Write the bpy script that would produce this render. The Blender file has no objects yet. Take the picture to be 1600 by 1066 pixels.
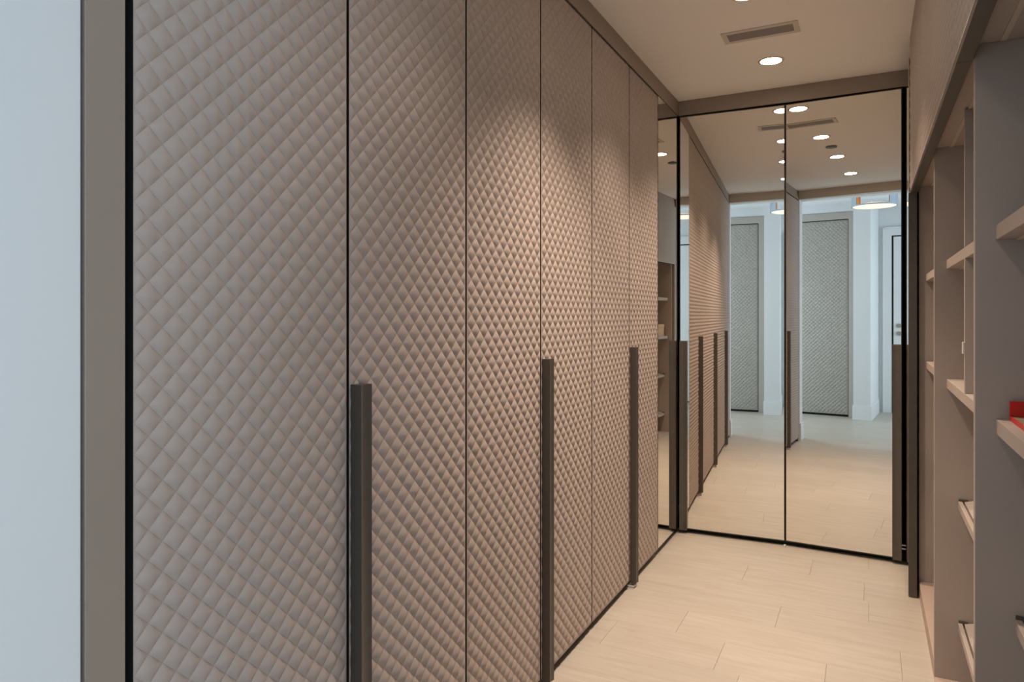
import bpy, bmesh, math, random
import numpy as np
from mathutils import Vector, Matrix
random.seed(7)
SC = bpy.context.scene
COL = SC.collection
R = math.radians

# ---------------------------------------------------------------- camera, world, light, exposure
cd = bpy.data.cameras.new('camera'); cam = bpy.data.objects.new('camera', cd); COL.objects.link(cam)
cam.location = (0, 0, 1.385); cam.rotation_euler = (R(90), 0, R(27.2))
cd.sensor_width = 36; cd.lens = 1084/1600*36; cd.shift_y = -0.025; cd.clip_start = 0.02
SC.camera = cam
wd = bpy.data.worlds.new('world'); SC.world = wd; wd.use_nodes = True
wd.node_tree.nodes['Background'].inputs[0].default_value = (0.75, 0.87, 1, 1)
wd.node_tree.nodes['Background'].inputs[1].default_value = 0.6
vs = SC.view_settings
vs.view_transform = 'Standard'; vs.look = 'None'; vs.gamma = 1; vs.use_curve_mapping = False
vs.exposure = 0.0

def area(name, loc, rot, sx, sy, power, color):
    l = bpy.data.lights.new(name, 'AREA'); l.shape = 'RECTANGLE'; l.size = sx; l.size_y = sy
    l.energy = power; l.color = color
    o = bpy.data.objects.new(name, l); COL.objects.link(o); o.location = loc; o.rotation_euler = rot
    return o
DAY = (0.70, 0.86, 1.0)
area('daylight_right', (2.46, -0.95, 1.45), (0, R(90), 0), 2.0, 1.7, 62, DAY)    # window in the hall, right
area('daylight_left', (-2.96, -0.6, 1.45), (0, R(-90), 0), 2.0, 1.3, 48, DAY)     # window in the hall, left
WARM = (1.0, 0.80, 0.635)

# ---------------------------------------------------------------- materials
def mat(name, col, rough=0.5, metal=0.0, spec=0.5, bump=None, noise=None, coat=0.0):
    m = bpy.data.materials.new(name); m.use_nodes = True
    nt = m.node_tree; b = nt.nodes['Principled BSDF']
    b.inputs['Base Color'].default_value = (*col, 1); b.inputs['Roughness'].default_value = rough
    b.inputs['Metallic'].default_value = metal; b.inputs['Specular IOR Level'].default_value = spec
    b.inputs['Coat Weight'].default_value = coat
    tc = nt.nodes.new('ShaderNodeTexCoord')
    if noise:
        sc, amt = noise
        n = nt.nodes.new('ShaderNodeTexNoise'); n.inputs['Scale'].default_value = sc; n.inputs['Detail'].default_value = 4
        nt.links.new(tc.outputs['Object'], n.inputs['Vector'])
        r = nt.nodes.new('ShaderNodeValToRGB')
        r.color_ramp.elements[0].position = .3; r.color_ramp.elements[1].position = .7
        r.color_ramp.elements[0].color = (*[c*(1-amt) for c in col], 1)
        r.color_ramp.elements[1].color = (*[min(1, c*(1+amt)) for c in col], 1)
        nt.links.new(n.outputs['Fac'], r.inputs['Fac']); nt.links.new(r.outputs['Color'], b.inputs['Base Color'])
    if bump:
        sc, st, dist = bump
        n = nt.nodes.new('ShaderNodeTexNoise'); n.inputs['Scale'].default_value = sc; n.inputs['Detail'].default_value = 3
        nt.links.new(tc.outputs['Object'], n.inputs['Vector'])
        bp = nt.nodes.new('ShaderNodeBump'); bp.inputs['Strength'].default_value = st; bp.inputs['Distance'].default_value = dist
        nt.links.new(n.outputs['Fac'], bp.inputs['Height']); nt.links.new(bp.outputs['Normal'], b.inputs['Normal'])
    return m

P = 0.0525
def leather(name, col, rough=.48):
    """taupe leather: grain bump, thread dots along the quilting seams (object Y / Z are the panel's own axes)"""
    m = mat(name, col, rough, bump=(420, .22, .001), noise=(3, .035))
    nt = m.node_tree; b = nt.nodes['Principled BSDF']
    src = b.inputs['Base Color'].links[0].from_socket
    tc = nt.nodes.new('ShaderNodeTexCoord'); sp = nt.nodes.new('ShaderNodeSeparateXYZ')
    nt.links.new(tc.outputs['Object'], sp.inputs[0])
    def M(op, a, c=None):
        n = nt.nodes.new('ShaderNodeMath'); n.operation = op
        for i, v in enumerate((a, c)):
            if v is None: continue
            if isinstance(v, (int, float)): n.inputs[i].default_value = v
            else: nt.links.new(v, n.inputs[i])
        return n.outputs[0]
    s = M('ADD', sp.outputs['Y'], sp.outputs['Z']); d = M('SUBTRACT', sp.outputs['Y'], sp.outputs['Z'])
    def line(v, w):
        q = M('DIVIDE', v, P)
        e = M('PINGPONG', q, .5)
        near = M('LESS_THAN', e, .016)
        dots = M('GREATER_THAN', M('PINGPONG', M('DIVIDE', w, .0075), .5), .2)
        return M('MULTIPLY', near, dots)
    k = M('MULTIPLY', M('MAXIMUM', line(s, d), line(d, s)), .45)
    mx = nt.nodes.new('ShaderNodeMix'); mx.data_type = 'RGBA'
    nt.links.new(k, mx.inputs['Factor']); nt.links.new(src, mx.inputs['A'])
    mx.inputs['B'].default_value = (*[c*.45 for c in col], 1)
    nt.links.new(mx.outputs['Result'], b.inputs['Base Color'])
    return m

def emit(name, col, strength):
    m = bpy.data.materials.new(name); m.use_nodes = True; nt = m.node_tree
    b = nt.nodes['Principled BSDF']; b.inputs['Base Color'].default_value = (.8, .8, .8, 1)
    b.inputs['Emission Color'].default_value = (*col, 1); b.inputs['Emission Strength'].default_value = strength
    return m

def oak():
    m = bpy.data.materials.new('limed_oak'); m.use_nodes = True; nt = m.node_tree; b = nt.nodes['Principled BSDF']
    L = nt.links
    geo = nt.nodes.new('ShaderNodeNewGeometry'); oi = nt.nodes.new('ShaderNodeObjectInfo')
    cm = nt.nodes.new('ShaderNodeCombineXYZ')
    ml = nt.nodes.new('ShaderNodeMath'); ml.operation = 'MULTIPLY'; ml.inputs[1].default_value = 37
    L.new(oi.outputs['Random'], ml.inputs[0]); L.new(ml.outputs[0], cm.inputs['Z']); L.new(ml.outputs[0], cm.inputs['X'])
    ad = nt.nodes.new('ShaderNodeVectorMath'); ad.operation = 'ADD'
    L.new(geo.outputs['Position'], ad.inputs[0]); L.new(cm.outputs[0], ad.inputs[1])
    mp = nt.nodes.new('ShaderNodeMapping'); mp.inputs['Scale'].default_value = (1.6, 16, 1)
    L.new(ad.outputs[0], mp.inputs[0])
    n = nt.nodes.new('ShaderNodeTexNoise'); n.inputs['Scale'].default_value = 2.2; n.inputs['Detail'].default_value = 7
    n.inputs['Distortion'].default_value = .8
    L.new(mp.outputs[0], n.inputs['Vector'])
    mp2 = nt.nodes.new('ShaderNodeMapping'); mp2.inputs['Scale'].default_value = (9, 150, 1)
    L.new(ad.outputs[0], mp2.inputs[0])
    n2 = nt.nodes.new('ShaderNodeTexNoise'); n2.inputs['Scale'].default_value = 1.5; n2.inputs['Detail'].default_value = 3
    L.new(mp2.outputs[0], n2.inputs['Vector'])
    r = nt.nodes.new('ShaderNodeValToRGB')
    r.color_ramp.elements[0].position = .3; r.color_ramp.elements[1].position = .68
    r.color_ramp.elements[0].color = (.45, .395, .335, 1); r.color_ramp.elements[1].color = (.515, .465, .40, 1)
    L.new(n.outputs['Fac'], r.inputs['Fac'])
    # a few faint knots
    v = nt.nodes.new('ShaderNodeTexVoronoi'); v.inputs['Scale'].default_value = 2.6
    mp3 = nt.nodes.new('ShaderNodeMapping'); mp3.inputs['Scale'].default_value = (.6, 1.5, 1); L.new(ad.outputs[0], mp3.inputs[0]); L.new(mp3.outputs[0], v.inputs['Vector'])
    kr = nt.nodes.new('ShaderNodeMapRange'); kr.inputs['From Min'].default_value = .015; kr.inputs['From Max'].default_value = .05
    kr.inputs['To Min'].default_value = .35; kr.inputs['To Max'].default_value = 0
    L.new(v.outputs['Distance'], kr.inputs['Value'])
    km = nt.nodes.new('ShaderNodeMix'); km.data_type = 'RGBA'; L.new(kr.outputs[0], km.inputs['Factor'])
    L.new(r.outputs['Color'], km.inputs['A']); km.inputs['B'].default_value = (.30, .25, .20, 1)
    # tone per plank
    tr = nt.nodes.new('ShaderNodeMapRange'); tr.inputs['To Min'].default_value = .96; tr.inputs['To Max'].default_value = 1.03
    L.new(oi.outputs['Random'], tr.inputs['Value'])
    mul = nt.nodes.new('ShaderNodeVectorMath'); mul.operation = 'SCALE'; L.new(km.outputs['Result'], mul.inputs[0]); L.new(tr.outputs[0], mul.inputs['Scale'])
    L.new(mul.outputs[0], b.inputs['Base Color'])
    b.inputs['Roughness'].default_value = .42
    bp = nt.nodes.new('ShaderNodeBump'); bp.inputs['Strength'].default_value = .12; bp.inputs['Distance'].default_value = .001
    L.new(n2.outputs['Fac'], bp.inputs['Height']); L.new(bp.outputs['Normal'], b.inputs['Normal'])
    return m

M = dict(
    leather=leather('taupe_leather', (.40, .332, .295), .6),
    hall_leather=leather('hall_leather', (.38, .355, .315)),
    leather_edge=mat('leather_edge', (.36, .30, .265), .5, bump=(500, .2, .001)),
    taupe=mat('taupe_lacquer', (.30, .245, .203), .45, bump=(260, .08, .0005), noise=(2, .02)),
    shelf=mat('shelf_taupe', (.43, .365, .32), .5, bump=(300, .1, .0005), noise=(2, .02)),
    deck=mat('deck_taupe', (.47, .36, .30), .55),
    bronze=mat('dark_bronze', (.11, .097, .083), .42, .4, bump=(300, .05, .0003), noise=(40, .06)),
    edge_metal=mat('bronze_edge', (.035, .032, .03), .45, .4),
    black=mat('black_void', (.004, .004, .004), .7),
    mirror=mat('mirror', (.90, .875, .815), 0.0, 1.0),
    ceiling=mat('ceiling_paint', (.90, .865, .82), .7, bump=(120, .04, .0005)),
    white=mat('white_paint', (.72, .74, .75), .55, bump=(150, .04, .0005)),
    white_trim=mat('white_trim', (.76, .78, .79), .35),
    hall_grey=mat('hall_taupe_frame', (.42, .385, .345), .5),
    header=mat('header_taupe', (.56, .51, .445), .5),
    slab=mat('subfloor', (.12, .10, .08), .8),
    oak=oak(),
    vent_white=mat('vent_frame', (.62, .56, .48), .5),
    vent_grey=mat('vent_slat', (.36, .31, .28), .5, .2),
    lens=emit('lamp_lens', (1.0, .83, .62), 40),
    copper=mat('copper', (.85, .33, .10), .3, .9),
    steel=mat('brushed_steel', (.42, .50, .58), .35, .8),
    glow=emit('pendant_diffuser', (1.0, .76, .50), .8),
    red=mat('red_card', (.62, .018, .012), .38, noise=(20, .05)),
    tan=mat('tan_lining', (.27, .20, .13), .7, noise=(60, .12)),
    kraft=mat('kraft_card', (.62, .40, .25), .7, noise=(40, .08)),
    led=mat('led_diffuser', (.55, .47, .40), .4),
    plastic=mat('white_plastic', (.72, .68, .62), .4),
    nickel=mat('nickel', (.55, .53, .50), .3, .9),
)

# ---------------------------------------------------------------- mesh helpers
def link(name, me, parent=None, m=None, loc=(0, 0, 0), rz=0):
    o = bpy.data.objects.new(name, me); COL.objects.link(o)
    if m is not None and len(me.materials) == 0: me.materials.append(M[m])
    if parent: o.parent = parent
    o.location = loc; o.rotation_euler = (0, 0, rz)
    return o

def box(bm, x0, x1, y0, y1, z0, z1, bev=0):
    r = bmesh.ops.create_cube(bm, size=1)
    vs_ = r['verts']
    bmesh.ops.scale(bm, vec=(x1-x0, y1-y0, z1-z0), verts=vs_)
    bmesh.ops.translate(bm, vec=((x0+x1)/2, (y0+y1)/2, (z0+z1)/2), verts=vs_)
    if bev:
        es = list({e for v in vs_ for e in v.link_edges})
        bmesh.ops.bevel(bm, geom=es, offset=bev, segments=2, affect='EDGES', profile=.5)

def boxes(name, m, lst, parent=None, bev=0, **k):
    bm = bmesh.new()
    for b in lst: box(bm, *b, bev)
    me = bpy.data.meshes.new(name); bm.to_mesh(me); bm.free()
    return link(name, me, parent, m, **k)

def cyl(bm, x, y, z0, z1, r0, r1=None, seg=40, caps=True):
    r1 = r0 if r1 is None else r1
    res = bmesh.ops.create_cone(bm, cap_ends=caps, segments=seg, radius1=r0, radius2=r1, depth=z1-z0)
    bmesh.ops.translate(bm, vec=(x, y, (z0+z1)/2), verts=res['verts'])

def ring(bm, ro, ri, z0, z1, seg=48, a0=0.0, a1=2*math.pi):
    """annular wall between two radii, full or partial"""
    full = abs(a1-a0-2*math.pi) < 1e-6
    n = seg if full else seg+1
    q = []
    for i in range(n):
        a = a0+(a1-a0)*i/seg
        c, s = math.cos(a), math.sin(a)
        q.append([bm.verts.new((r*c, r*s, z)) for r, z in ((ro, z0), (ro, z1), (ri, z1), (ri, z0))])
    for i in range(seg):
        A, B = q[i], q[(i+1) % n]
        for k in range(4):
            bm.faces.new((A[k], B[k], B[(k+1) % 4], A[(k+1) % 4]))
    if not full:
        bm.faces.new(q[0]); bm.faces.new(q[-1][::-1])

def bm_obj(name, bm, m, parent=None, smooth=False, **k):
    bmesh.ops.recalc_face_normals(bm, faces=bm.faces)
    me = bpy.data.meshes.new(name); bm.to_mesh(me); bm.free()
    if smooth:
        for p in me.polygons: p.use_smooth = True
        me.set_sharp_from_angle(angle=R(40))
    return link(name, me, parent, m, **k)

def empty(name, loc=(0, 0, 0), rz=0, parent=None):
    o = bpy.data.objects.new(name, None); COL.objects.link(o); o.location = loc; o.rotation_euler = (0, 0, rz)
    o.empty_display_size = .1
    if parent: o.parent = parent
    return o

def tag(o, label, cat, group=None):
    o['label'] = label; o['category'] = cat
    if group: o['group'] = group
    return o

def struct(o):
    o['kind'] = 'structure'; return o

def quilt_mesh(name, w, h, N=10, H=.0066, sgn=1, border=.003, joff=0):
    """stitched diamond quilting as relief: plane Y (width) x Z (height), bulging along sgn*X; grooves are sharp edges"""
    s = P/N
    nu, nz = int(round(w/s)), int(round(h/s))
    I, J = np.meshgrid(np.arange(nu+1), np.arange(nz+1), indexing='ij')
    Jo = J-joff
    a = ((I+Jo) % N)/N; b = ((I-Jo) % N)/N
    prod = np.sin(np.pi*a)*np.sin(np.pi*b)
    hgt = H*np.power(np.clip(prod, 0, 1), .74)
    # let the pillows die at the door's rim
    e = np.minimum.reduce([I, nu-I, J, nz-J]); hgt = hgt*np.clip(e/2.0, 0, 1)
    X = sgn*hgt; Y = I*s; Z = Jo*s
    co = np.stack([X, Y, Z], -1).reshape(-1, 3)
    idx = lambda i, j: i*(nz+1)+j
    i, j = np.meshgrid(np.arange(nu), np.arange(nz), indexing='ij'); i = i.ravel(); j = j.ravel()
    A, B, C, D = idx(i, j), idx(i+1, j), idx(i+1, j+1), idx(i, j+1)
    anti = ((i+j-joff+1) % N) == 0                                   # groove from (i+1,j) to (i,j+1)
    t1 = np.where(anti[:, None], np.stack([A, B, D], -1), np.stack([A, B, C], -1))
    t2 = np.where(anti[:, None], np.stack([B, C, D], -1), np.stack([A, C, D], -1))
    tris = np.concatenate([t1, t2])
    if sgn < 0: tris = tris[:, ::-1]
    # skirt: flat rim round the panel going back
    nv = len(co); bd = border
    rim = np.array([[-.0*sgn, -bd, -bd], [0, w+bd, -bd], [0, w+bd, nz*s+bd], [0, -bd, nz*s+bd]])
    rim[:, 2] -= joff*s
    rim[:, 1] = [-bd, nu*s+bd, nu*s+bd, -bd]
    back = rim.copy(); back[:, 0] = -sgn*.004
    co = np.concatenate([co, rim, back])
    c00, c10, c11, c01 = 0, idx(nu, 0), idx(nu, nz), idx(0, nz)
    polys = [list(map(int, t)) for t in tris]
    bot = [idx(k, 0) for k in range(nu+1)]; rt = [idx(nu, k) for k in range(nz+1)]
    top = [idx(k, nz) for k in range(nu, -1, -1)]; lf = [idx(0, k) for k in range(nz, -1, -1)]
    r = [nv, nv+1, nv+2, nv+3]; q = [nv+4, nv+5, nv+6, nv+7]
    ext = [[r[0], r[1]]+bot[::-1], [r[1], r[2]]+rt[::-1], [r[2], r[3]]+top[::-1], [r[3], r[0]]+lf[::-1]]
    for k in range(4): ext.append([r[k], q[k], q[(k+1) % 4], r[(k+1) % 4]])
    if sgn < 0: ext = [f[::-1] for f in ext]
    polys += ext
    me = bpy.data.meshes.new(name); me.from_pydata(co.tolist(), [], polys)
    me.polygons.foreach_set('use_smooth', [True]*len(polys))
    ne = len(me.edges); ev = np.empty(ne*2, np.int32); me.edges.foreach_get('vertices', ev); ev = ev.reshape(-1, 2)
    sharp = np.zeros(ne, bool)
    ok = (ev < nv).all(1)
    vi, vj = ev//(nz+1), ev % (nz+1)-joff
    g1 = ((vi[:, 0]+vj[:, 0]) % N == 0) & ((vi[:, 1]+vj[:, 1]) % N == 0) & (vi[:, 0]+vj[:, 0] == vi[:, 1]+vj[:, 1])
    g2 = ((vi[:, 0]-vj[:, 0]) % N == 0) & ((vi[:, 1]-vj[:, 1]) % N == 0) & (vi[:, 0]-vj[:, 0] == vi[:, 1]-vj[:, 1])
    sharp[ok & (g1 | g2)] = True
    sharp[~ok] = True
    at = me.attributes.get('sharp_edge') or me.attributes.new('sharp_edge', 'BOOLEAN', 'EDGE')
    at.data.foreach_set('value', sharp)
    me.update()
    return me

# ---------------------------------------------------------------- dimensions
XL, XR, YB = -1.08, .181, 4.44        # faces of the left doors, right doors, back doors
H = 2.755; DT = 2.656                  # ceiling height, top of the doors
Y0 = .653                             # where the closet begins
HY, HH = -2.45, 2.915                  # hall depth behind the camera, hall ceiling

# ---------------------------------------------------------------- structure
floor = struct(boxes('floor', 'slab', [(-3.1, 2.6, HY-.1, 5.1, -.06, -.016)]))
pm = bpy.data.meshes.new('plank'); bm = bmesh.new(); box(bm, 0, 1, 0, 1, 0, 1); bm.to_mesh(pm); bm.free(); pm.materials.append(M['oak'])
def plank(x0, x1, y0, y1):
    o = link('plank', pm, floor, loc=(x0+.0005, y0+.0002, -.015)); o.scale = (x1-x0-.001, y1-y0-.0004, .015)
known = {0: [-.75, .115], 1: [-.37], 2: [0.0], 3: [-.59, -.02], 4: [-.28], 5: [0.0], -1: [-1.01, -.54, -.148]}
k = -22
while 3.02+.25*k < 4.5:
    ya, yb = 3.02+.25*k, 3.27+.25*k
    closet = ya > .45
    xa, xb = (-1.72, .60) if closet else (-3.0, 2.5)
    js = list(known.get(k, []))
    if not js:
        x = xa+random.uniform(.35, 1.1)
        while x < xb-.25:
            js.append(x); x += random.uniform(.7, 1.35)
    pts = [xa]+[j for j in js if xa+.05 < j < xb-.05]+[xb]
    ya, yb = max(ya, HY), min(yb, 5.0)
    for a, b in zip(pts[:-1], pts[1:]): plank(a, b, ya, yb)
    k += 1

struct(boxes('ceiling', 'ceiling', [(-1.74, .64, Y0, 5.1, H, H+.06)]))
struct(boxes('ceiling', 'white', [(-3.1, 2.6, HY-.1, Y0-.004, HH, HH+.06)]))
struct(boxes('wall_left', 'white', [(-1.80, -1.745, Y0+.02, 5.1, 0, H)]))
struct(boxes('wall_right', 'white', [(.645, .70, Y0+.02, 5.1, 0, H)]))
struct(boxes('wall_back', 'white', [(-1.74, .64, 5.04, 5.1, 0, H-.002)]))
# wall around the closet's opening (thickness shows as the white jamb at the photo's left edge)
struct(boxes('wall_entry_left', 'white', [(-3.1, -1.084, .49, Y0-.004, 0, HH)]))
struct(boxes('wall_entry_right', 'white', [(.235, 2.6, .49, Y0-.004, 0, HH)]))
struct(boxes('wall_entry_top', 'white', [(-1.083, .234, .49, Y0-.004, 2.668, HH)]))
# cornice boards above the doors, header board over the entrance
struct(boxes('trim_1', 'taupe', [(XL-.022, XL-.002, Y0, YB+.02, DT+.006, H-.001)], bev=.0008))
struct(boxes('trim_2', 'taupe', [(XL-.001, XR+.03, YB, YB+.02, DT+.006, H-.001)], bev=.0008))
bm = bmesh.new()
hp = [(XL-.001, Y0), (XR, Y0), (XR, Y0+.15), (XL-.001, Y0+.06)]
a = [bm.verts.new((x, y, 2.664)) for x, y in hp]; b = [bm.verts.new((x, y, H-.001)) for x, y in hp]
bm.faces.new(a[::-1]); bm.faces.new(b)
for k in range(4): bm.faces.new((a[k], a[(k+1) % 4], b[(k+1) % 4], b[k]))
struct(bm_obj('trim_3', bm, 'header'))
# baseboards
struct(boxes('baseboard_left', 'white_trim', [(-1.083, -1.068, .478, Y0-.006, .001, .165), (-1.083, -1.072, .478, Y0-.006, .165, .185)]))
struct(boxes('baseboard_entry', 'white_trim', [(-2.9, -1.084, .474, .489, .001, .185)]))
# hall behind the camera: wall with the quilted door, pier, recess with the white door
struct(boxes('wall_hall_left', 'white', [(-3.1, -3.0, HY, .49, 0, HH)]))
struct(boxes('wall_hall_right', 'white', [(2.5, 2.6, HY, .49, 0, HH)]))
HW = -1.55
struct(boxes('wall_hall_back', 'white', [(-3.0, -1.90, HW-.12, HW, 0, HH), (-1.90, -.795, HW-.12, HW-.10, 0, HH), (-1.90, -.795, HW-.12, HW, 2.80, HH)]))
struct(boxes('wall_hall_pier', 'white', [(-.79, -.585, HW-.85, -1.35, 0, HH)]))
struct(boxes('wall_hall_recess', 'white', [(-.584, 2.5, -2.42, -2.36, 0, HH)]))
struct(boxes('baseboard_pier', 'white_trim', [(-.80, -.570, -1.349, -1.335, .001, .175), (-.798, -.572, -1.349, -1.339, .175, .195),
                                              (-.584, -.570, -2.30, -1.3495, .001, .175), (-.584, -.574, -2.30, -1.3495, .175, .195)]))
struct(boxes('baseboard_hall', 'white_trim', [(-3.0, -1.92, HW+.001, HW+.014, .001, .195)]))
# quilted hall door
d2 = struct(boxes('door_2', 'hall_grey', [(-1.895, -1.80, HW-.09, HW+.01, .001, 2.795), (-.872, -.797, HW-.09, HW+.01, .001, 2.795), (-1.80, -.872, HW-.09, HW+.01, 2.70, 2.795)]))
boxes('door_reveal', 'black', [(-1.799, -.873, HW-.085, HW-.045, .003, 2.698)], d2)
qm = quilt_mesh('quilted_panel', .9, 2.65, N=5)
q = link('quilted_panel', qm, d2, 'hall_leather', loc=(-1.786, HW-.02, .035), rz=R(90)); q.rotation_euler = (0, 0, R(90)); q.location = (-.886, HW-.02, .035)
# mesh is Y-width, X-out: turn so that out = +Y, width runs to -X
boxes('door_leaf', 'hall_leather', [(-1.79, -.882, HW-.044, HW-.025, .03, 2.69)], d2)
# white hall door with casing and lock
d1 = struct(boxes('door_1', 'white_trim', [(-.52, -.42, -2.36, -2.335, .001, 2.62), (-.42, .56, -2.36, -2.335, 2.52, 2.62), (.56, .66, -2.36, -2.335, .001, 2.62),
                                           (-.53, -.51, -2.36, -2.325, .001, 2.63), (-.51, .66, -2.36, -2.325, 2.62, 2.64)], bev=.002))
boxes('door_reveal', 'black', [(-.419, .559, -2.36, -2.352, .003, 2.518)], d1)
boxes('door_leaf', 'white_trim', [(-.395, .535, -2.351, -2.34, .02, 2.50)], d1, bev=.002)
def disc_y(bm, x, y0, y1, z, r, seg=28):
    res = bmesh.ops.create_cone(bm, cap_ends=True, segments=seg, radius1=r, radius2=r, depth=y1-y0)
    bmesh.ops.rotate(bm, cent=(0, 0, 0), matrix=Matrix.Rotation(R(90), 3, 'X'), verts=res['verts'])
    bmesh.ops.translate(bm, vec=(x, (y0+y1)/2, z), verts=res['verts'])
bm = bmesh.new(); disc_y(bm, -.33, -2.34, -2.328, 1.24, .032); disc_y(bm, -.33, -2.328, -2.318, 1.24, .014); bm_obj('lock', bm, 'nickel', d1)
bm = bmesh.new(); disc_y(bm, -.33, -2.34, -2.328, 1.13, .032); disc_y(bm, -.33, -2.328, -2.29, 1.13, .010); box(bm, -.335, -.20, -2.30, -2.286, 1.122, 1.138, .003); bm_obj('lever', bm, 'nickel', d1)
# hall windows that give the daylight
def hall_window(n, x0, x1, y0, y1):
    w = struct(boxes('window_%d' % n, 'white_trim', [(x0, x1, y0-.07, y0, .38, 2.52), (x0, x1, y1, y1+.07, .38, 2.52), (x0, x1, y0, y1, .38, .44), (x0, x1, y0, y1, 2.46, 2.52)], bev=.003))
    return w
hall_window(1, 2.455, 2.499, -1.81, -.09)
hall_window(2, -2.999, -2.955, -1.26, .06)

# ---------------------------------------------------------------- left wardrobes
W = .535; DW = .526
qdoor = quilt_mesh('quilted_panel', .525, .00525*497, border=.0004, joff=3)
def handle_bm(length, depth=.033, width=.038):
    """extruded bar: width along +Y, depth along +X, hollow-ground front"""
    bm = bmesh.new()
    prof = [(0, 0), (depth-.0008, 0), (depth, .0008)]
    for k in range(1, 8):
        t = k/8; prof.append((depth-.0042*math.sin(math.pi*t)**.8, .0008+(width-.0016)*t))
    prof += [(depth, width-.0008), (depth-.0008, width), (0, width)]
    lo = [bm.verts.new((x, y, 0)) for x, y in prof]; hi = [bm.verts.new((x, y, length)) for x, y in prof]
    n = len(prof)
    bm.faces.new(lo[::-1]); bm.faces.new(hi)
    for k in range(n): bm.faces.new((lo[k], lo[(k+1) % n], hi[(k+1) % n], hi[k]))
    return bm
hb = handle_bm(1.201); bmesh.ops.recalc_face_normals(hb, faces=hb.faces)
handle_me = bpy.data.meshes.new('handle'); hb.to_mesh(handle_me); hb.free(); handle_me.materials.append(M['bronze'])
slab_me = None
edge_me = bpy.data.meshes.new('gap_side_shade'); bm = bmesh.new(); box(bm, -.0238, -.0004, -.0008, -.0001, .034, DT-.001); bm.to_mesh(edge_me); bm.free(); edge_me.materials.append(M['black'])  # black sliver on the leaf's near side, painting the gap's shade over lit leather
def quilted_door(parent, y0, handle):
    """leaf standing at y0..y0+DW on the left run; own empty-free tree: door (slab) > quilted_panel, handle, foot"""
    global slab_me
    if slab_me is None:
        o = boxes('door', 'edge_metal', [(-.024, -.0045, 0, DW, .033, DT)], parent, bev=.001); slab_me = o.data
    else: o = link('door', slab_me, parent)
    o.location = (XL, y0, 0)
    link('quilted_panel', qdoor, o, 'leather', loc=(-.0005, .0006, .036+3*.00525))
    link('gap_side_shade', edge_me, o)
    if handle:
        link('handle', handle_me, o, loc=(.0008, .004, .022))
        boxes('door_foot', 'plastic', [(-.018, .022, .006, .034, .0015, .013), (-.004, .006, .014, .026, .013, .0215)], o, bev=.002)
    return o
def carcass(parent, y0, y1):
    xb, xf = -1.735, XL-.030
    return boxes('carcass', 'shelf', [(xb, xf, y0, y0+.018, .025, DT), (xb, xf, y1-.018, y1, .025, DT), (xb, xb+.01, y0+.018, y1-.018, .025, DT),
                                      (xb+.01, xf, y0+.018, y1-.018, .025, .043), (xb+.01, xf, y0+.018, y1-.018, DT-.018, DT)], parent)
def plinth(parent, y0, y1):
    for n, y in enumerate((y0, y1-.03)): boxes('gap_shade', 'black', [(XL-.0298, XL-.0262, y, y+.03, .034, DT)], parent)  # added black strips: painted shade behind the door gaps, over the lit carcass sides
    return boxes('plinth', 'black', [(-1.70, XL-.03, y0, y1, .001, .024)], parent)
D0 = .7335
seam = lambda n: D0+W*n
SPEC = [(0, 1, [False], 'narrow wardrobe with one quilted taupe leather door and no handle, next to the white wall'),
        (1, 3, [True, False], 'quilted leather wardrobe with the nearest and tallest-looking bronze bar handle'),
        (3, 5, [True, False], 'quilted leather wardrobe in the middle of the run, under the brightest light pool'),
        (5, 6, [True], 'quilted leather wardrobe door with bar handle ending at the mirrored corner door')]
for a, b, hs, lab in SPEC:
    w = empty('wardrobe', (0, 0, 0)); tag(w, lab, 'wardrobe', 'quilted wardrobes along the left wall')
    ya, yb = seam(a)+.001, seam(b)-.001
    if a == 5: yb = YB+.02
    carcass(w, ya, yb); plinth(w, ya, yb)
    for k, h in enumerate(hs): quilted_door(w, seam(a+k), h)
    if a == 0:
        ep = boxes('end_panel', 'taupe', [(-1.735, XL, Y0+.001, .7195, .001, DT)], w, bev=.001)
    if a == 5:
        w['label'] = 'last left wardrobe, one quilted leather door beside a narrow corner mirror door'
        md = boxes('door', 'edge_metal', [(-.024, -.003, 0, YB-seam(6)-.008, .033, DT)], w, bev=.001, loc=(XL, seam(6), 0)); md['label'] = 'narrow mirrored door in a bronze frame'
        boxes('mirror_panel', 'mirror', [(-.0028, 0, .004, YB-seam(6)-.012, .039, DT-.004)], md)

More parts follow.
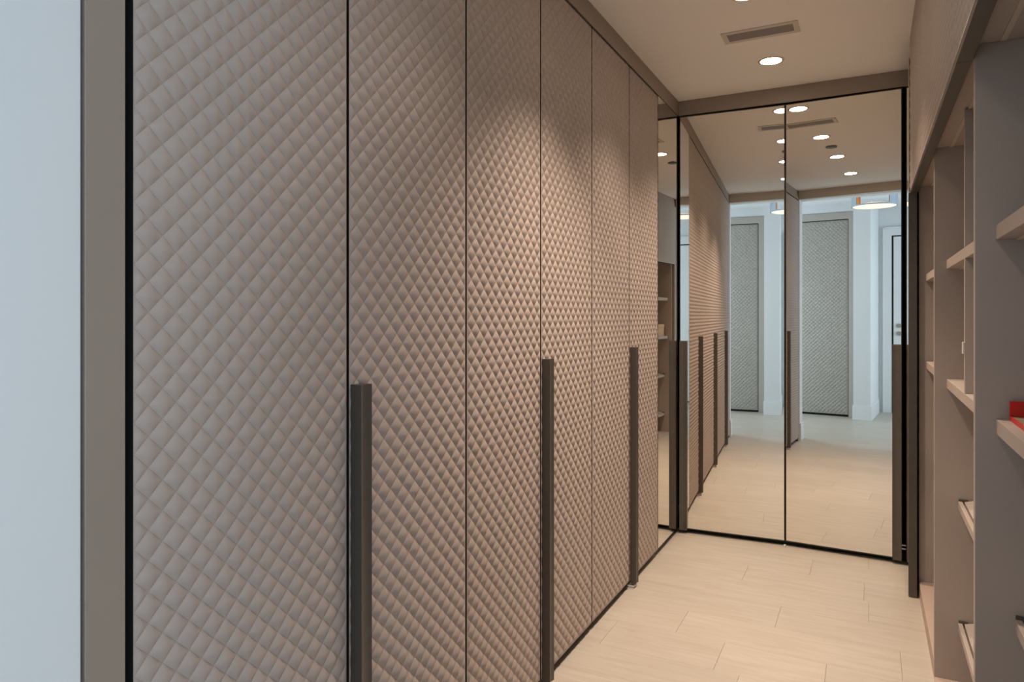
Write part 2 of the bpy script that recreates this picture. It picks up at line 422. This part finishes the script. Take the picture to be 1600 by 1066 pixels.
# ---------------------------------------------------------------- mirrored back wardrobe
bw = empty('mirrored_wardrobe', (-.45, YB, 0)); tag(bw, 'wide wardrobe with two full-height mirrored doors closing the end of the corridor', 'wardrobe')
def in_bw(lst, name, m): 
    return boxes(name, m, [(a+.45, b+.45, c-YB, d-YB, e, f) for a, b, c, d, e, f in lst], bw)
in_bw([(XL+.0, XL+.018, YB+.045, 5.03, .025, DT), (.20, .218, YB+.045, 5.03, .025, DT), (XL+.018, .20, 5.02, 5.03, .025, DT),
       (XL+.018, .20, YB+.045, 5.02, .025, .043), (XL+.018, .20, YB+.045, 5.02, DT-.018, DT)], 'carcass', 'black')
in_bw([(XL+.0, .20, YB+.047, 5.02, .001, .024)], 'plinth', 'black')
def back_door(xc, w, ang, side):
    z0 = .027
    d = boxes('door', 'bronze', [(-w/2, w/2, .003, .022, z0, DT-.004)], bw, bev=.001, loc=(xc+.45, 0, 0), rz=R(ang))
    boxes('mirror_panel', 'mirror', [(-w/2+.004, w/2-.004, 0, .0028, z0+.007, DT-.010)], d)
    hw = .046
    bm = handle_bm(1.201, .020, hw)
    # profile built along X(out) / Y(width): turn so out = -Y, width = +X
    bmesh.ops.rotate(bm, cent=(0, 0, 0), matrix=Matrix.Rotation(R(-90), 3, 'Z'), verts=bm.verts)
    h = bm_obj('handle', bm, 'bronze', d, loc=((-w/2+.001) if side < 0 else (w/2-hw-.001), -.0002, .022))
    return d
dl = back_door(-.7595, .6245, 2.5, -1); dr = back_door(-.139, .609, -3.0, 1)
dl['label'] = 'left mirrored door with handle in the corner'; dr['label'] = 'right mirrored door, slightly ajar'
boxes('hinge', 'nickel', [(.166+.45, .196+.45, .008, .030, .075, .083), (.166+.45, .196+.45, .008, .030, .095, .103)], bw)
boxes('pivot_foot', 'plastic', [(-.452+.45, -.442+.45, -.012, .010, .0015, .012)], bw, bev=.001)

# ---------------------------------------------------------------- right side: mirrored corner leaf
MY = 3.94
mr = empty('mirrored_side_door', (.1755, MY, 0)); tag(mr, 'narrow mirrored door with bronze edge in the far right corner, beside the shelves', 'door')
boxes('frame', 'bronze', [(.003, .034, 0, YB-MY-.02, .012, DT)], mr, bev=.001)
boxes('mirror_panel', 'mirror', [(0, .0028, .006, YB-MY-.024, .020, DT-.006)], mr)
boxes('edge_profile', 'bronze', [(-.001, .036, -.016, -.001, .004, 1.985)], mr, bev=.0015)

boxes('carcass', 'shelf', [(.0475, .42, 4.0-MY, 4.018-MY, .025, DT), (.0475, .42, 4.42-MY, 4.438-MY, .025, DT), (.41, .42, 4.019-MY, 4.419-MY, .025, DT)], mr)

# ---------------------------------------------------------------- open shelving bays
SY = [.825, 1.957, 3.09, 3.982]; T = .025; XF, XBk = .222, .60; TOPZ = 2.020
def shoe_rack(parent, y0, y1, z):
    """sloped pull-out shelf: board rising to the back, separate front bar, small end brackets"""
    bm = bmesh.new()
    v = [(.318, z-.004), (.58, z+.062), (.58, z+.080), (.318, z+.014)]
    lo = [bm.verts.new((x, y0+.006, zz)) for x, zz in v]; hi = [bm.verts.new((x, y1-.006, zz)) for x, zz in v]
    bm.faces.new(lo[::-1]); bm.faces.new(hi)
    for k in range(4): bm.faces.new((lo[k], lo[(k+1) % 4], hi[(k+1) % 4], hi[k]))
    s = bm_obj('shoe_shelf', bm, 'shelf', parent)
    boxes('front_bar', 'shelf', [(.298, .312, y0+.004, y1-.004, z-.014, z+.014)], s, bev=.0015)
    for ya in (y0+.0005, y1-.006): boxes('bracket', 'bronze', [(.300, .330, ya, ya+.0055, z-.004, z+.022)], s)
def board(parent, y0, y1, zt, xf=.262):
    b = boxes('shelf', 'shelf', [(xf, .585, y0+.001, y1-.001, zt-.034, zt)], parent, bev=.001)
    boxes('light_strip', 'led', [(.300, .314, y0+.02, y1-.02, zt-.0375, zt-.0342)], b)
SHL = ['open shelving bay nearest the camera, holding the red box', 'middle open shelving bay with an upright divider in its upper part', 'farthest open shelving bay, beside the narrow mirror door']
for i in range(3):
    y0, y1 = SY[i], SY[i+1]
    u = empty('shelving_unit', (0, 0, 0)); tag(u, SHL[i], 'shelving', 'open shelving bays along the right wall')
    a, b = y0+T/2, y1-T/2
    boxes('side_panel', 'shelf', [(XF, XBk, y0+.0005 if i else y0-T/2, a, .002, TOPZ)], u, bev=.001)
    boxes('side_panel', 'shelf', [(XF, XBk, b, y1-.0005 if i < 2 else y1+T/2, .002, TOPZ)], u, bev=.001)
    boxes('back_panel', 'shelf', [(XBk-.012, XBk, a+.0005, b-.0005, .014, TOPZ-.02)], u)
    boxes('base', 'deck', [(XF, XBk, a+.0005, b-.0005, .001, .013 if i < 2 else .072)], u, bev=.001)
    tp = boxes('top_panel', 'shelf', [(XF+.0, XBk, a+.0005, b-.0005, TOPZ-.0, TOPZ+.02)], u)
    boxes('light_strip', 'led', [(.270, .282, a+.01, b-.01, TOPZ-.004, TOPZ-.0002)], tp)
    for zt in ((1.594, 1.145) if i < 2 else (1.586, 1.160)): board(u, a, b, zt, .262 if i < 2 else .250)
    for z in (.675, .22): shoe_rack(u, a+.001, b-.001, z)
    if i == 1:
        boxes('divider', 'shelf', [(.262, .585, 2.52, 2.54, 1.1455, 1.5595)], u, bev=.001)
        dv = boxes('divider', 'shelf', [(.262, .585, 2.52, 2.54, 1.5945, TOPZ-.0045)], u, bev=.001)
        boxes('bumper', 'plastic', [(.256, .2615, 2.521, 2.539, 1.267, 1.303)], u, bev=.001)
# end panel where the bays meet the entrance
tag(boxes('shelving_end_panel', 'taupe', [(XR+.01, XBk, Y0+.001, SY[0]-T/2-.001, .002, H-.002)], bev=.001), 'plain taupe end panel closing the shelves at the entrance side', 'panel')

# ---------------------------------------------------------------- overhead cabinets
OL = ['quilted overhead cabinet above the nearest open shelves', 'quilted overhead cabinet above the middle open shelves', 'quilted overhead cabinet above the farthest open shelves']
oy = [.832, 1.957, 3.09, 3.921]
for i in range(3):
    y0, y1 = oy[i]+.0015, oy[i+1]-.0015
    c = empty('overhead_cabinet', (0, 0, 0)); tag(c, OL[i], 'cabinet', 'overhead cabinets along the right wall')
    z0, z1 = 1.987, H-.002
    ce = y1 if i < 2 else 3.990
    boxes('carcass', 'shelf', [(.228, XBk, y0, y0+.018, TOPZ+.022, z1), (.228, XBk, ce-.018, ce, TOPZ+.022, z1), (.59, XBk, y0+.018, ce-.018, TOPZ+.022, z1), (.228, .59, y0+.018, ce-.018, TOPZ+.022, TOPZ+.036)], c)
    d = boxes('door', 'bronze', [(.005, .038, 0, y1-y0, z0, z1)], c, bev=.001, loc=(XR, y0, 0))
    boxes('edge_lip', 'nickel', [(-.0012, .0048, .0005, y1-y0-.0005, z0-.0012, z0+.0026)], d)
    n = int((y1-y0-.006)/(P/2))*(P/2)
    zq = 14.5*P
    qmesh = quilt_mesh('quilted_panel', n, zq, N=6, sgn=-1, H=.0045, border=0.001)
    wq = (y1-y0-n)/2
    boxes('padding', 'leather_edge', [(.0015, .0048, .001, y1-y0-.001, z0+.003, z1)], d)
    link('quilted_panel', qmesh, d, 'leather', loc=(.0012, wq, z0+.004))

# ---------------------------------------------------------------- ceiling fittings
LX = -.467
LY = [3.955, 3.085, 2.30, 1.46]
LL = ['round recessed downlight nearest the mirrored end wall', 'round recessed downlight just before the air vent', 'round recessed downlight over the middle of the closet', 'round recessed downlight nearest the closet entrance']
POW = [114, 108, 166, 26]
for i, y in enumerate(LY):
    t = empty('downlight', (LX, y, H)); tag(t, LL[i], 'ceiling light', 'downlights in a row along the closet ceiling')
    bm = bmesh.new(); ring(bm, .066, .054, -.003, -.0003); bm_obj('trim_ring', bm, 'vent_white', t, smooth=True)
    bm = bmesh.new(); cyl(bm, 0, 0, -.0022, -.0004, .0535); bm_obj('lens', bm, 'lens', t)
    l = bpy.data.lights.new('downlight_beam', 'SPOT'); l.energy = POW[i]; l.color = WARM; l.spot_size = R(104 if i != 2 else 88); l.spot_blend = .9
    l.shadow_soft_size = .04
    o = bpy.data.objects.new('downlight_beam', l); COL.objects.link(o); o.parent = t; o.location = (0, 0, -.012)
    if i == 2: o.rotation_euler = (0, R(4), 0)
# slot vent
v = empty('air_vent', (-.467, 3.535, H)); tag(v, 'slim rectangular air vent with fine slats in the ceiling', 'vent')
boxes('frame', 'vent_white', [(-.175, -.150, -.072, .072, -.004, -.0003), (.150, .175, -.072, .072, -.004, -.0003), (-.150, .150, -.072, -.045, -.004, -.0003), (-.150, .150, .045, .072, -.004, -.0003)], v, bev=.0008)
boxes('backing', 'black', [(-.150, .150, -.045, .045, -.0012, -.0004)], v)
sm = bpy.data.meshes.new('slat'); bm = bmesh.new(); box(bm, -.149, .149, -.0016, .0016, -.004, -.0014); bm.to_mesh(sm); bm.free(); sm.materials.append(M['vent_grey'])
for k in range(18): link('slat', sm, v, loc=(0, -.0425+.005*k, 0))
# sprinkler cover
s = empty('sprinkler_cover', (-.45, 2.72, H)); tag(s, 'small round dark sprinkler cover on the ceiling, seen in the mirror', 'sprinkler')
bm = bmesh.new(); cyl(bm, 0, 0, -.009, -.005, .042); bm_obj('cover_plate', bm, 'bronze', s, smooth=True)
bm = bmesh.new(); cyl(bm, 0, 0, -.0052, -.0004, .026); bm_obj('cup', bm, 'vent_white', s, smooth=True)

# hall drum light: steel band with wide openings, copper inside, glowing dished diffuser below
dx, dy, dz = -.435, -.28, 2.660
dl_ = empty('drum_light', (dx, dy, dz)); tag(dl_, 'round steel drum lamp with copper inside on the hall ceiling, seen in the mirror', 'ceiling light')
bm = bmesh.new()
for k in range(2): ring(bm, .28, .272, .012, .205, seg=24, a0=R(180*k-45), a1=R(180*k+45))
ring(bm, .282, .270, 0, .012); ring(bm, .282, .270, .190, .2185)
bm_obj('outer_band', bm, 'steel', dl_, smooth=True)
for k in range(2):
    bm = bmesh.new(); ring(bm, .2715, .266, .013, .19, seg=24, a0=R(180*k-45), a1=R(180*k+45)); bm_obj('copper_liner', bm, 'copper', dl_, smooth=True)
bm = bmesh.new()
prev = None
for k in range(9):
    r = .264*k/8; z = .045*(1-(k/8)**2)-.0
    rg = [bm.verts.new((r*math.cos(2*math.pi*a/48), r*math.sin(2*math.pi*a/48), z+.004)) for a in range(48)] if k else [bm.verts.new((0, 0, z+.004))]
    if prev:
        for a in range(48):
            if len(prev) == 1: bm.faces.new((prev[0], rg[a], rg[(a+1) % 48]))
            else: bm.faces.new((prev[a], rg[a], rg[(a+1) % 48], prev[(a+1) % 48]))
    prev = rg
bm_obj('diffuser', bm, 'glow', dl_, smooth=True)

dl_.scale = (.87, .87, 1)

# ---------------------------------------------------------------- boxes on the shelves
SZ = 1.1455
rb = empty('red_gift_box', (.286, 1.93, SZ)); tag(rb, 'open red box with tan lining on the nearest shelf, cut by the right edge', 'box')
# an open tray: base, tall far wall (towards +Y), tall wall at the shelf's back, low rims in front and near the camera
w_, d_ = .22, .26
boxes('tray', 'red', [(0, w_, -d_, 0, 0, .004), (0, w_, -.004, 0, .004, .044), (w_-.004, w_, -d_, -.004, .004, .044), (0, .003, -d_, -.004, .004, .010), (.003, w_-.004, -d_, -d_+.003, .004, .010)], rb, bev=.0008)
boxes('lining', 'tan', [(.0035, w_-.0045, -d_+.0035, -.0045, .0042, .009)], rb)
boxes('lid_flap', 'red', [(.002, w_-.006, -.0065, -.0045, .010, .043)], rb)
tb = empty('card_box', (.30, .86, SZ)); tag(tb, 'small tan cardboard box on the nearest shelving, seen only in the corner mirror', 'box')
boxes('body', 'kraft', [(0, .16, 0, .24, 0, .105)], tb, bev=.001)
boxes('lid', 'kraft', [(-.003, .163, -.003, .243, .1055, .135)], tb, bev=.001)
